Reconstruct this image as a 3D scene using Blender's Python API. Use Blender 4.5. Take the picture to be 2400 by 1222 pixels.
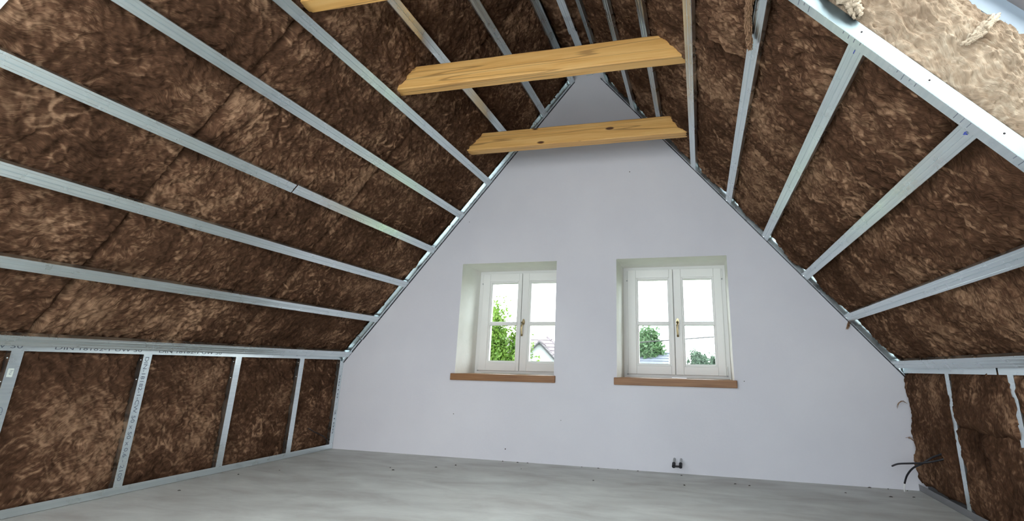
import bpy, math, random
import numpy as np
from mathutils import Vector, Matrix

# ------------------------------------------------------------------ clear
for o in list(bpy.data.objects):
    bpy.data.objects.remove(o)
SC = bpy.context.scene
COL = SC.collection
random.seed(7)

# ------------------------------------------------------------------ camera
W = 4.55                      # room width (x), gable plane is y = 0, floor z = 0
KL, KR = 0.7355, 0.741        # where the slopes meet the knee walls
A = 0.88665                   # roof pitch
CA, SA = math.cos(A), math.sin(A)
YB = -6.4                     # rear gable

cam_data = bpy.data.cameras.new('camera')
cam = bpy.data.objects.new('camera', cam_data)
COL.objects.link(cam)
yaw, pitch, roll = 0.2577, 0.2618, 0.0211
f = Vector((-math.sin(yaw) * math.cos(pitch), math.cos(yaw) * math.cos(pitch), math.sin(pitch)))
r = Vector((math.cos(yaw), math.sin(yaw), 0))
u = r.cross(f)
r, u = r * math.cos(roll) + u * math.sin(roll), u * math.cos(roll) - r * math.sin(roll)
M = Matrix(((r.x, u.x, -f.x, 3.1925), (r.y, u.y, -f.y, -4.058), (r.z, u.z, -f.z, 0.7443), (0, 0, 0, 1)))
cam.matrix_world = M
cam_data.sensor_width = 36
cam_data.lens = 1160.57 / 2400 * 36
cam_data.shift_x = (1200 - 1333.2) / 2400
cam_data.shift_y = (548.78 - 611) / 2400
cam_data.clip_start = 0.05
cam_data.clip_end = 500
SC.camera = cam

# ------------------------------------------------------------------ world, exposure
SKY = 8.8
world = bpy.data.worlds.new('world')
SC.world = world
world.use_nodes = True
nt = world.node_tree
nt.nodes.clear()
wo = nt.nodes.new('ShaderNodeOutputWorld')
bg = nt.nodes.new('ShaderNodeBackground')
tc = nt.nodes.new('ShaderNodeTexCoord')
mp = nt.nodes.new('ShaderNodeMapping')
mp.inputs['Scale'].default_value = (1, 1, 3.2)
nz = nt.nodes.new('ShaderNodeTexNoise')
nz.inputs['Scale'].default_value = 2.6
nz.inputs['Detail'].default_value = 5
rp = nt.nodes.new('ShaderNodeValToRGB')
rp.color_ramp.elements[0].position = 0.36
rp.color_ramp.elements[0].color = (0.74, 0.88, 1.0, 1)
rp.color_ramp.elements[1].position = 0.56
rp.color_ramp.elements[1].color = (0.99, 0.985, 1.0, 1)
nt.links.new(tc.outputs['Generated'], mp.inputs['Vector'])
nt.links.new(mp.outputs['Vector'], nz.inputs['Vector'])
nt.links.new(nz.outputs['Fac'], rp.inputs['Fac'])
nt.links.new(rp.outputs['Color'], bg.inputs['Color'])
bg.inputs['Strength'].default_value = SKY
nt.links.new(bg.outputs['Background'], wo.inputs['Surface'])

SC.view_settings.view_transform = 'Standard'
SC.view_settings.look = 'None'
SC.view_settings.gamma = 1
SC.view_settings.use_curve_mapping = False
SC.view_settings.exposure = 0.0
SC.cycles.use_denoising = True
SC.cycles.use_adaptive_sampling = True
SC.cycles.adaptive_threshold = 0.09
SC.cycles.adaptive_min_samples = 14
SC.cycles.max_bounces = 8
SC.cycles.diffuse_bounces = 4
SC.cycles.glossy_bounces = 4
SC.cycles.transparent_max_bounces = 8
SC.cycles.caustics_reflective = False
SC.cycles.caustics_refractive = False
SC.cycles.sample_clamp_indirect = 8


def PL(s, y, o=0.0):
    """point of the left slope: s up the slope, o outwards"""
    return (s * CA - o * SA, y, KL + s * SA + o * CA)


def PR(s, y, o=0.0):
    return (W - s * CA + o * SA, y, KR + s * SA + o * CA)


# skylights: (side, s0, s1, y0, y1)
SKR = (0.62, 1.95, -2.53, -3.75)
SKR_ADDED = (0.62, 2.25, -3.95, -5.95)  # unseen skylight added behind the camera to brighten the room
SKL_ADDED = (0.62, 2.25, -3.35, -4.55)  # added opening, out of view, lights the right slope
SKL_ADDED2 = (0.62, 2.25, -4.75, -5.95)  # second added opening on the left, also only for brightness
REAR_ADDED = (0.95, 3.60, 0.06, 2.30)      # unseen glazed door, added in the rear gable for more light


def portal(c, ux, uy, normal, name):
    l = bpy.data.lights.new(name, 'AREA')
    l.shape = 'RECTANGLE'
    l.size, l.size_y = ux.length, uy.length
    l.cycles.is_portal = True
    o = bpy.data.objects.new(name, l)
    COL.objects.link(o)
    z = -normal.normalized()
    x = ux.normalized()
    yv = z.cross(x)
    o.matrix_world = Matrix(((x.x, yv.x, z.x, c.x), (x.y, yv.y, z.y, c.y), (x.z, yv.z, z.z, c.z), (0, 0, 0, 1)))


WIN = ((1.130, 2.020), (2.542, 3.430))
WZ0, WZ1 = 0.669, 1.630
for i, (a, b) in enumerate(WIN):
    portal(Vector(((a + b) / 2, 0.56, (WZ0 + WZ1) / 2)), Vector((b - a, 0, 0)), Vector((0, 0, WZ1 - WZ0)), Vector((0, -1, 0)), 'window_portal')
portal(Vector(((REAR_ADDED[0] + REAR_ADDED[1]) / 2, YB - 0.4, (REAR_ADDED[2] + REAR_ADDED[3]) / 2)), Vector((REAR_ADDED[1] - REAR_ADDED[0], 0, 0)), Vector((0, 0, REAR_ADDED[3] - REAR_ADDED[2])), Vector((0, 1, 0)), 'added_door_portal')
for (P, sk, nx) in ((PR, SKR, SA), (PR, SKR_ADDED, SA), (PL, SKL_ADDED, -SA), (PL, SKL_ADDED2, -SA)):
    c = Vector(P((sk[0] + sk[1]) / 2, (sk[2] + sk[3]) / 2, 0.46))
    portal(c, Vector((0, sk[3] - sk[2], 0)), Vector(P(sk[1], 0)) - Vector(P(sk[0], 0)), Vector((-nx, 0, -CA)), 'skylight_portal')


# ------------------------------------------------------------------ materials
def mat(name, base=(0.8, 0.8, 0.8), rough=0.6, metal=0.0, spec=0.5):
    m = bpy.data.materials.new(name)
    m.use_nodes = True
    b = m.node_tree.nodes['Principled BSDF']
    b.inputs['Base Color'].default_value = (*base, 1)
    b.inputs['Roughness'].default_value = rough
    b.inputs['Metallic'].default_value = metal
    b.inputs['Specular IOR Level'].default_value = spec
    return m, m.node_tree, b


def node(t, kind, **kw):
    n = t.nodes.new(kind)
    for k, v in kw.items():
        if k in n.inputs:
            n.inputs[k].default_value = v
        else:
            setattr(n, k, v)
    return n


def coords(t, scale=(1, 1, 1), which='Object'):
    tc = node(t, 'ShaderNodeTexCoord')
    mp = node(t, 'ShaderNodeMapping')
    mp.inputs['Scale'].default_value = scale
    t.links.new(tc.outputs[which], mp.inputs['Vector'])
    return mp.outputs['Vector']


def ramp(t, fac, stops):
    rr = node(t, 'ShaderNodeValToRGB')
    e = rr.color_ramp.elements
    while len(e) < len(stops):
        e.new(0.5)
    for k, (p, c) in enumerate(stops):
        e[k].position = p
        e[k].color = (*c, 1)
    t.links.new(fac, rr.inputs['Fac'])
    return rr.outputs['Color']


def noise(t, vec, scale, detail=4, rough=0.55, dist=0.0):
    n = node(t, 'ShaderNodeTexNoise', Scale=scale, Detail=detail, Roughness=rough, Distortion=dist)
    t.links.new(vec, n.inputs['Vector'])
    return n.outputs['Fac']


def bump(t, b, height, strength, dist):
    n = node(t, 'ShaderNodeBump', Strength=strength, Distance=dist)
    t.links.new(height, n.inputs['Height'])
    t.links.new(n.outputs['Normal'], b.inputs['Normal'])


# plaster
M_PLASTER, t, b = mat('white_plaster', rough=0.75)
v = coords(t)
t.links.new(ramp(t, noise(t, v, 1.6, 5), [(0.3, (0.755, 0.750, 0.81)), (0.7, (0.81, 0.805, 0.855))]), b.inputs['Base Color'])
bump(t, b, noise(t, v, 55, 4, 0.6), 0.18, 0.004)
# reveal plaster: lighter colour stands in for window light; bumps a little rougher
M_REVEAL, t, b = mat('lit_reveal_plaster', rough=0.85)
v = coords(t)
t.links.new(ramp(t, noise(t, v, 9, 5), [(0.3, (0.85, 0.86, 0.81)), (0.7, (0.90, 0.905, 0.86))]), b.inputs['Base Color'])
bump(t, b, noise(t, v, 40, 4, 0.6), 0.4, 0.004)
# screed floor
M_FLOOR, t, b = mat('cement_screed', rough=0.62)
v = coords(t)
v2 = coords(t, (1.0, 2.6, 1))
n1 = noise(t, v2, 2.2, 5, 0.62, 0.4)
c1 = ramp(t, n1, [(0.30, (0.52, 0.51, 0.48)), (0.50, (0.63, 0.64, 0.605)), (0.70, (0.74, 0.76, 0.72))])
t.links.new(c1, b.inputs['Base Color'])
t.links.new(ramp(t, noise(t, v2, 5, 6), [(0.3, (0.5, 0.5, 0.5)), (0.7, (0.75, 0.75, 0.75))]), b.inputs['Roughness'])
bump(t, b, noise(t, v, 30, 3, 0.65), 0.12, 0.004)
# galvanised steel
M_STEEL, t, b = mat('galvanised_steel', rough=0.36, metal=1.0)
v = coords(t, (60, 0.7, 60))
vv = coords(t, (1, 1, 1))
t.links.new(ramp(t, noise(t, v, 1.0, 3), [(0.3, (0.74, 0.83, 0.86)), (0.7, (0.86, 0.935, 0.95))]), b.inputs['Base Color'])
t.links.new(ramp(t, noise(t, vv, 9, 5), [(0.3, (0.24, 0.24, 0.24)), (0.7, (0.36, 0.36, 0.36))]), b.inputs['Roughness'])
M_STEEL_DIMMED, t, b = mat('glare_dimmed_zinc', (0.30, 0.375, 0.40), rough=0.42, metal=1.0)  # profile web colour darkened against sky glare; its flange keeps plain steel
M_ZINC_GREY, t, b = mat('dark_grey_zinc', (0.27, 0.27, 0.28), rough=0.6, metal=0.4)  # darker grey and rougher than the other tracks
M_INK, t, b = mat('printing_ink', (0.17, 0.20, 0.25), rough=0.7)
M_BLUE, t, b = mat('marker_ink', (0.03, 0.06, 0.42), rough=0.6)
M_PAPER, t, b = mat('sticker_paper', (0.62, 0.66, 0.60), rough=0.7)
M_RECESS_SHADE, t, b = mat('recess_shade_black', (0.01, 0.01, 0.012), rough=0.8)
M_SCREW, t, b = mat('screw_zinc', (0.75, 0.76, 0.78), rough=0.3, metal=1.0)


def wool_mat(name, dark, mid, light):
    m, t, b = mat(name, rough=1.0, spec=0.05)
    at = node(t, 'ShaderNodeAttribute', attribute_name='fib')
    fa = node(t, 'ShaderNodeAttribute', attribute_name='flow')
    mp = node(t, 'ShaderNodeMapping')
    mp.inputs['Scale'].default_value = (24, 140, 1)
    t.links.new(fa.outputs['Vector'], mp.inputs['Vector'])
    n = noise(t, mp.outputs['Vector'], 1.0, 3, 0.66, 1.1)
    ma = node(t, 'ShaderNodeMath', operation='MULTIPLY_ADD')
    t.links.new(n, ma.inputs[0])
    ma.inputs[1].default_value = 0.52
    t.links.new(at.outputs['Fac'], ma.inputs[2])
    c = ramp(t, ma.outputs[0], [(0.34, dark), (0.69, mid), (0.97, light)])
    t.links.new(c, b.inputs['Base Color'])
    bump(t, b, n, 0.9, 0.007)
    return m


M_WOOL = wool_mat('brown_mineral_wool', (0.028, 0.0135, 0.008), (0.108, 0.055, 0.032), (0.345, 0.205, 0.125))
M_WOOL_LIT = wool_mat('lit_mineral_wool', (0.20, 0.135, 0.090), (0.39, 0.295, 0.21), (0.55, 0.45, 0.34))  # same wool in lighter colours, standing in for strong skylight

# pine
M_PINE, t, b = mat('varnished_pine', rough=0.42)
tc = node(t, 'ShaderNodeTexCoord')
oi = node(t, 'ShaderNodeObjectInfo')
ad = node(t, 'ShaderNodeVectorMath', operation='ADD')
mu = node(t, 'ShaderNodeVectorMath', operation='SCALE')
cmb = node(t, 'ShaderNodeCombineXYZ')
t.links.new(oi.outputs['Random'], cmb.inputs[0])
t.links.new(oi.outputs['Random'], cmb.inputs[1])
t.links.new(cmb.outputs[0], mu.inputs[0])
mu.inputs['Scale'].default_value = 7.3
t.links.new(tc.outputs['Object'], ad.inputs[0])
t.links.new(mu.outputs[0], ad.inputs[1])
mp = node(t, 'ShaderNodeMapping')
mp.inputs['Scale'].default_value = (1.1, 26, 26)
t.links.new(ad.outputs[0], mp.inputs['Vector'])
g = noise(t, mp.outputs['Vector'], 1.6, 5, 0.6, 0.6)
base = ramp(t, g, [(0.25, (0.64, 0.32, 0.085)), (0.5, (0.80, 0.45, 0.145)), (0.75, (0.88, 0.56, 0.22))])
# knots
mp2 = node(t, 'ShaderNodeMapping')
mp2.inputs['Scale'].default_value = (3.2, 9, 9)
t.links.new(ad.outputs[0], mp2.inputs['Vector'])
vo = node(t, 'ShaderNodeTexVoronoi', Scale=1.0)
t.links.new(mp2.outputs['Vector'], vo.inputs['Vector'])
kf = ramp(t, vo.outputs['Distance'], [(0.085, (1, 1, 1)), (0.13, (0, 0, 0))])
mx = node(t, 'ShaderNodeMix', data_type='RGBA')
t.links.new(kf, mx.inputs['Factor'])
t.links.new(base, mx.inputs['A'])
mx.inputs['B'].default_value = (0.10, 0.035, 0.012, 1)
# drying cracks, long dark lines
mp3 = node(t, 'ShaderNodeMapping')
mp3.inputs['Scale'].default_value = (0.16, 9, 9)
t.links.new(ad.outputs[0], mp3.inputs['Vector'])
cr = noise(t, mp3.outputs['Vector'], 1.2, 2, 0.5, 0.0)
cf = ramp(t, cr, [(0.490, (0, 0, 0)), (0.4965, (1, 1, 1)), (0.503, (1, 1, 1)), (0.51, (0, 0, 0))])
sc_ = node(t, 'ShaderNodeMath', operation='MULTIPLY')
t.links.new(cf, sc_.inputs[0])
sc_.inputs[1].default_value = 0.55
mx2 = node(t, 'ShaderNodeMix', data_type='RGBA')
t.links.new(sc_.outputs[0], mx2.inputs['Factor'])
t.links.new(mx.outputs['Result'], mx2.inputs['A'])
mx2.inputs['B'].default_value = (0.16, 0.065, 0.02, 1)
t.links.new(mx2.outputs['Result'], b.inputs['Base Color'])
bump(t, b, g, 0.12, 0.003)

# oak sill
M_OAK, t, b = mat('oiled_oak', rough=0.5)
v = coords(t, (1.3, 30, 30))
t.links.new(ramp(t, noise(t, v, 2.5, 5, 0.6, 0.4), [(0.3, (0.235, 0.105, 0.042)), (0.6, (0.35, 0.17, 0.072)), (0.8, (0.42, 0.22, 0.10))]), b.inputs['Base Color'])
M_PAINT, t, b = mat('white_window_paint', (0.88, 0.88, 0.865), rough=0.35)
v = coords(t, (18, 2, 2))
bump(t, b, noise(t, v, 6, 3), 0.05, 0.002)
M_BRASS, t, b = mat('aged_brass', (0.42, 0.33, 0.19), rough=0.3, metal=1.0)
M_GREYPL, t, b = mat('grey_plastic', (0.47, 0.48, 0.50), rough=0.45)
M_BLACK, t, b = mat('black_plastic', (0.013, 0.012, 0.018), rough=0.4)
M_WHITE, t, b = mat('white_core', (0.85, 0.85, 0.83), rough=0.5)
M_SKYL, t, b = mat('skylight_white', (0.36, 0.44, 0.53), rough=0.4)
M_SKYG, t, b = mat('skylight_grey', (0.22, 0.21, 0.22), rough=0.5)
M_DECK, t, b = mat('roof_underlay', (0.12, 0.09, 0.07), rough=0.9)
M_CRUMB, t, b = mat('cement_crumb', (0.10, 0.09, 0.085), rough=0.9)

# glass: mostly see-through with a faint green tint and mirror at grazing angles
M_GLASS = bpy.data.materials.new('window_glass')
M_GLASS.use_nodes = True
t = M_GLASS.node_tree
t.nodes.clear()
out = node(t, 'ShaderNodeOutputMaterial')
tr = node(t, 'ShaderNodeBsdfTransparent')
tr.inputs['Color'].default_value = (0.955, 0.97, 0.955, 1)
gl = node(t, 'ShaderNodeBsdfGlossy')
gl.inputs['Roughness'].default_value = 0.02
fr = node(t, 'ShaderNodeFresnel')
fr.inputs['IOR'].default_value = 1.14
ms = node(t, 'ShaderNodeMixShader')
t.links.new(fr.outputs[0], ms.inputs[0])
t.links.new(tr.outputs[0], ms.inputs[1])
t.links.new(gl.outputs[0], ms.inputs[2])
t.links.new(ms.outputs[0], out.inputs['Surface'])


# ------------------------------------------------------------------ helpers
class MB:
    def __init__(self):
        self.v, self.f = [], []

    def add(self, verts, faces):
        n = len(self.v)
        self.v += [tuple(p) for p in verts]
        self.f += [tuple(i + n for i in q) for q in faces]
        return self

    def box(self, a, b):
        x0, y0, z0 = [min(p, q) for p, q in zip(a, b)]
        x1, y1, z1 = [max(p, q) for p, q in zip(a, b)]
        return self.hexa([(x0, y0, z0), (x1, y0, z0), (x1, y1, z0), (x0, y1, z0), (x0, y0, z1), (x1, y0, z1), (x1, y1, z1), (x0, y1, z1)])

    def hexa(self, p):
        return self.add(p, [(0, 3, 2, 1), (4, 5, 6, 7), (0, 1, 5, 4), (1, 2, 6, 5), (2, 3, 7, 6), (3, 0, 4, 7)])

    def prism(self, poly, fn, a, b):
        """closed convex-ish polygon swept from a to b; fn(p, t) -> xyz"""
        n = len(poly)
        vs = [fn(p, a) for p in poly] + [fn(p, b) for p in poly]
        fs = [(i, (i + 1) % n, n + (i + 1) % n, n + i) for i in range(n)]
        fs += [tuple(range(n))[::-1], tuple(range(n, 2 * n))]
        return self.add(vs, fs)

    def sheet(self, path, th, fn, a, b):
        """folded sheet-metal profile: open path with thickness, swept from a to b"""
        n = len(path)
        inner = []
        for i, p in enumerate(path):
            d = Vector((0, 0))
            if i > 0:
                d += (Vector(p) - Vector(path[i - 1])).normalized()
            if i < n - 1:
                d += (Vector(path[i + 1]) - Vector(p)).normalized()
            d.normalize()
            inner.append((p[0] - d.y * th, p[1] + d.x * th))
        vs = []
        for tt in (a, b):
            vs += [fn(p, tt) for p in path] + [fn(p, tt) for p in inner]
        fs = []
        m = 2 * n
        for i in range(n - 1):
            fs.append((i, i + 1, m + i + 1, m + i))
            fs.append((n + i, m + n + i, m + n + i + 1, n + i + 1))
            fs.append((i, n + i, n + i + 1, i + 1))
            fs.append((m + i, m + i + 1, m + n + i + 1, m + n + i))
        fs.append((0, m, m + n, n))
        fs.append((n - 1, 2 * n - 1, m + 2 * n - 1, m + n - 1))
        return self.add(vs, fs)

    def tube(self, pts, rad, seg=8):
        pts = [Vector(p) for p in pts]
        if not hasattr(rad, '__len__'):
            rad = [rad] * len(pts)
        rings = []
        ref = Vector((0.13, 0.31, 0.94))
        for i, p in enumerate(pts):
            d = (pts[min(i + 1, len(pts) - 1)] - pts[max(i - 1, 0)]).normalized()
            a = d.cross(ref)
            if a.length < 1e-3:
                a = d.cross(Vector((1, 0, 0)))
            a.normalize()
            bb = d.cross(a)
            rings.append([p + (a * math.cos(2 * math.pi * k / seg) + bb * math.sin(2 * math.pi * k / seg)) * rad[i] for k in range(seg)])
        vs = [q for rr in rings for q in rr]
        fs = []
        for i in range(len(pts) - 1):
            for k in range(seg):
                fs.append((i * seg + k, i * seg + (k + 1) % seg, (i + 1) * seg + (k + 1) % seg, (i + 1) * seg + k))
        fs.append(tuple(range(seg))[::-1])
        fs.append(tuple(range((len(pts) - 1) * seg, len(pts) * seg)))
        return self.add(vs, fs)

    def build(self, name, m, parent=None, smooth=False, label=None, cat=None, group=None, kind=None, origin=None):
        me = bpy.data.meshes.new(name)
        vs = self.v
        if origin is not None:
            vs = [(p[0] - origin[0], p[1] - origin[1], p[2] - origin[2]) for p in vs]
        me.from_pydata(vs, [], self.f)
        me.materials.append(m)
        if smooth:
            me.polygons.foreach_set('use_smooth', [True] * len(me.polygons))
        me.update()
        o = bpy.data.objects.new(name, me)
        COL.objects.link(o)
        if origin is not None:
            o.location = origin
        if parent is not None:
            o.parent = parent
        tag(o, label, cat, group, kind)
        return o


def tag(o, label=None, cat=None, group=None, kind=None):
    if label:
        o['label'] = label
    if cat:
        o['category'] = cat
    if group:
        o['group'] = group
    if kind:
        o['kind'] = kind


def empty(name, loc=(0, 0, 0), label=None, cat=None, group=None, kind=None):
    o = bpy.data.objects.new(name, None)
    o.location = loc
    o.empty_display_size = 0.05
    COL.objects.link(o)
    tag(o, label, cat, group, kind)
    return o


def fix_normals(o):
    import bmesh
    bm = bmesh.new()
    bm.from_mesh(o.data)
    bmesh.ops.recalc_face_normals(bm, faces=bm.faces)
    bm.to_mesh(o.data)
    bm.free()


def arc(c, rad, a0, a1, n, ax, ay):
    c, ax, ay = Vector(c), Vector(ax), Vector(ay)
    return [c + (ax * math.cos(a0 + (a1 - a0) * k / n) + ay * math.sin(a0 + (a1 - a0) * k / n)) * rad for k in range(n + 1)]


# ------------------------------------------------------------------ shell
def gable(name, y0, y1, m, holes, label=None):
    """wall polygon with rectangular holes, between planes y0 (room side) and y1"""
    import bmesh
    e = 0.42                               # the wall runs on behind the insulation
    outer = [(-e, -0.02), (W + e, -0.02), (W + e, KR + 0.35), (W / 2 + 0.2, KR + 0.35 + (W / 2 + e - 0.2) * SA / CA),
             (W / 2 - 0.2, KR + 0.35 + (W / 2 + e - 0.2) * SA / CA), (-e, KR + 0.35)]
    bm = bmesh.new()
    for y in (y0, y1):
        edges = []
        for loop in [outer] + holes:
            vs = [bm.verts.new((x, y, z)) for x, z in loop]
            edges += [bm.edges.new((vs[i], vs[(i + 1) % len(vs)])) for i in range(len(vs))]
        bmesh.ops.triangle_fill(bm, edges=edges, use_beauty=True)
    bm.verts.ensure_lookup_table()
    per = len(outer) + sum(len(h) for h in holes)
    k = 0
    for loop in [outer] + holes:
        n = len(loop)
        for i in range(n):
            bm.faces.new((bm.verts[k + i], bm.verts[k + (i + 1) % n], bm.verts[per + k + (i + 1) % n], bm.verts[per + k + i]))
        k += n
    bmesh.ops.recalc_face_normals(bm, faces=bm.faces)
    me = bpy.data.meshes.new(name)
    bm.to_mesh(me)
    bm.free()
    me.materials.append(m)
    o = bpy.data.objects.new(name, me)
    COL.objects.link(o)
    o['kind'] = 'structure'
    return o


HOLES = [[(a, WZ0 - 0.055), (b, WZ0 - 0.055), (b, WZ1), (a, WZ1)] for a, b in WIN]
g_far = gable('wall_far', 0.0, 0.55, M_PLASTER, HOLES)
g_rear = gable('wall_rear', YB, YB - 0.35, M_PLASTER, [[(REAR_ADDED[0], REAR_ADDED[2]), (REAR_ADDED[1], REAR_ADDED[2]), (REAR_ADDED[1], REAR_ADDED[3]), (REAR_ADDED[0], REAR_ADDED[3])]])
# reveals of the far windows get the rougher plaster with light painted in
g_far.data.materials.append(M_REVEAL)
for p in g_far.data.polygons:
    c = p.center
    if 0.02 < c.y < 0.53 and 0.5 < c.z < 1.9 and 1.0 < c.x < 3.6:
        p.material_index = 1

MB().box((-0.6, YB - 0.4, -0.25), (W + 0.6, 0.0, 0.0)).build('floor', M_FLOOR, kind='structure')
MB().box((-0.30, YB, 0), (-0.16, 0, KL + 0.32)).build('wall_left', M_DECK, kind='structure')
MB().box((W + 0.16, YB, 0), (W + 0.30, 0, KR + 0.32)).build('wall_right', M_DECK, kind='structure')


def slab(name, P, holes, s0, s1, ya, yb, o0, o1, m):
    """layer of the roof with rectangular skylight holes"""
    mb = MB()
    cuts = sorted({ya, yb} | {h[2] for h in holes} | {h[3] for h in holes}, reverse=True)
    for y0, y1 in zip(cuts, cuts[1:]):
        hh = [h for h in holes if h[2] >= y0 and h[3] <= y1]
        spans = [(s0, hh[0][0]), (hh[0][1], s1)] if hh else [(s0, s1)]
        for p, q in spans:
            mb.hexa([P(p, y0, o0), P(q, y0, o0), P(q, y1, o0), P(p, y1, o0), P(p, y0, o1), P(q, y0, o1), P(q, y1, o1), P(p, y1, o1)])
    o = mb.build(name, m, kind='structure')
    fix_normals(o)
    return o


slab('ceiling_left', PL, [SKL_ADDED, SKL_ADDED2], -0.45, 3.62, 0.0, YB, 0.26, 0.34, M_DECK)
slab('ceiling_right', PR, [SKR, SKR_ADDED], -0.45, 3.62, 0.0, YB, 0.26, 0.34, M_DECK)
# unseen white boards added behind the camera to bounce light into the room
slab('ceiling_left_bounce_board', PL, [SKL_ADDED, SKL_ADDED2], 0.0, 3.44, -3.15, YB, 0.03, 0.05, M_PLASTER)
slab('ceiling_right_bounce_board', PR, [SKR_ADDED], 0.0, 3.44, -3.78, YB, 0.03, 0.05, M_PLASTER)
MB().box((-0.05, YB, 0.0), (-0.03, -2.98, 0.80)).build('wall_left_bounce_board', M_PLASTER, kind='structure')
MB().box((W + 0.03, YB, 0.0), (W + 0.05, -1.92, 0.80)).build('wall_right_bounce_board', M_PLASTER, kind='structure')
MB().box((W / 2 - 0.45, YB, 3.62), (W / 2 + 0.45, 0, 3.74)).build('ceiling_ridge', M_DECK, kind='structure')

# small chips and marks in the far plaster
chips = [(1510, 407, 2.664, 2.409, .010), (1070, 967, 1.148, .338, .007), (1195, 1058, 1.63, .089, .010), (1330, 985, 2.09, .328, .005),
         (1085, 500, 1.16, 2.03, .006), (1740, 895, 3.50, .665, .006)]
for (_, _, x, z, rad) in chips:
    n = 6
    rad *= 0.6
    vs = [(x + rad * (0.6 + 0.5 * random.random()) * math.cos(2 * math.pi * k / n), -0.0015, z + rad * (0.7 + 0.6 * random.random()) * math.sin(2 * math.pi * k / n)) for k in range(n)]
    vs += [(p[0], 0.002, p[2]) for p in vs]
    fs = [tuple(range(n)), tuple(range(n, 2 * n))[::-1]] + [(i, n + i, n + (i + 1) % n, (i + 1) % n) for i in range(n)]
    MB().add(vs, fs).build('plaster_chip', M_CRUMB, parent=g_far)


# ------------------------------------------------------------------ mineral wool
RNG = np.random.RandomState(11)
GA = RNG.rand(4096) * 2 * np.pi
GX, GY = np.cos(GA), np.sin(GA)


def perlin(x, y, seed=0):
    xi = np.floor(x).astype(np.int64)
    yi = np.floor(y).astype(np.int64)
    xf, yf = x - xi, y - yi

    def gr(i, j, dx, dy):
        h = ((i * 374761393 + j * 668265263 + seed * 144269504) ^ ((i + 31 * seed) << 7) ^ (j << 3))
        h = (h ^ (h >> 13)) * 1274126177
        h = (h ^ (h >> 16)) & 4095
        return GX[h] * dx + GY[h] * dy
    ux = xf * xf * xf * (xf * (xf * 6 - 15) + 10)
    uy = yf * yf * yf * (yf * (yf * 6 - 15) + 10)
    a = gr(xi, yi, xf, yf)
    b = gr(xi + 1, yi, xf - 1, yf)
    c = gr(xi, yi + 1, xf, yf - 1)
    d = gr(xi + 1, yi + 1, xf - 1, yf - 1)
    return ((a + (b - a) * ux) + ((c + (d - c) * ux) - (a + (b - a) * ux)) * uy) * 1.4


def fbm(x, y, seed, n=3):
    s, amp, tot = 0, 1, 0
    for k in range(n):
        s = s + amp * perlin(x * 2 ** k, y * 2 ** k, seed + 17 * k)
        tot += amp
        amp *= 0.5
    return s / tot


def blur(a, sig):
    r_ = max(1, int(3 * sig))
    k = np.exp(-0.5 * (np.arange(-r_, r_ + 1) / sig) ** 2)
    k /= k.sum()
    for ax in (0, 1):
        p = np.pad(a, [(r_, r_) if i == ax else (0, 0) for i in (0, 1)], mode='edge')
        a = sum(k[i] * np.take(p, np.arange(i, i + a.shape[ax]), axis=ax) for i in range(2 * r_ + 1))
    return a


def strokes(nu, nv, res, rs, dens, l0, l1, sig, flow, jit, curl, signed=0.0):
    """matted fibres: many short curved strokes splatted on the batt grid"""
    n = max(1, int(dens * nu * nv * res * res))
    K = int(l1 / res * 1.2) + 2
    cu, cv = rs.rand(n) * nu, rs.rand(n) * nv
    ang = flow[np.minimum(cu.astype(int), nu - 1), np.minimum(cv.astype(int), nv - 1)] + rs.randn(n) * jit
    L = (l0 + (l1 - l0) * rs.rand(n) ** 1.8) / res
    kap = rs.randn(n) * curl
    kap2 = rs.randn(n) * curl
    tt = np.linspace(0, 1, K)[None, :]
    th = ang[:, None] + kap[:, None] * (tt - 0.5) + kap2[:, None] * (tt - 0.5) ** 2
    st = (L / K)[:, None]
    x = cu[:, None] + np.cumsum(np.cos(th) * st, 1)
    y = cv[:, None] + np.cumsum(np.sin(th) * st, 1)
    amp = (0.35 + 0.65 * rs.rand(n)) * np.where(rs.rand(n) < signed, -1, 1)
    wgt = amp[:, None] * np.sin(np.pi * np.clip(tt, 0.03, 0.97)) * st * np.ones_like(x)
    xi, yi = np.floor(x).astype(int), np.floor(y).astype(int)
    fx, fy = x - xi, y - yi
    out_ = np.zeros(nu * nv)
    for dx, dy, w_ in ((0, 0, (1 - fx) * (1 - fy)), (1, 0, fx * (1 - fy)), (0, 1, (1 - fx) * fy), (1, 1, fx * fy)):
        ii, jj = xi + dx, yi + dy
        ok = (ii >= 0) & (ii < nu) & (jj >= 0) & (jj < nv)
        out_ += np.bincount((ii[ok] * nv + jj[ok]), weights=(wgt * w_)[ok], minlength=nu * nv)
    return blur(out_.reshape(nu, nv), sig) * sig * 2.5


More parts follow.
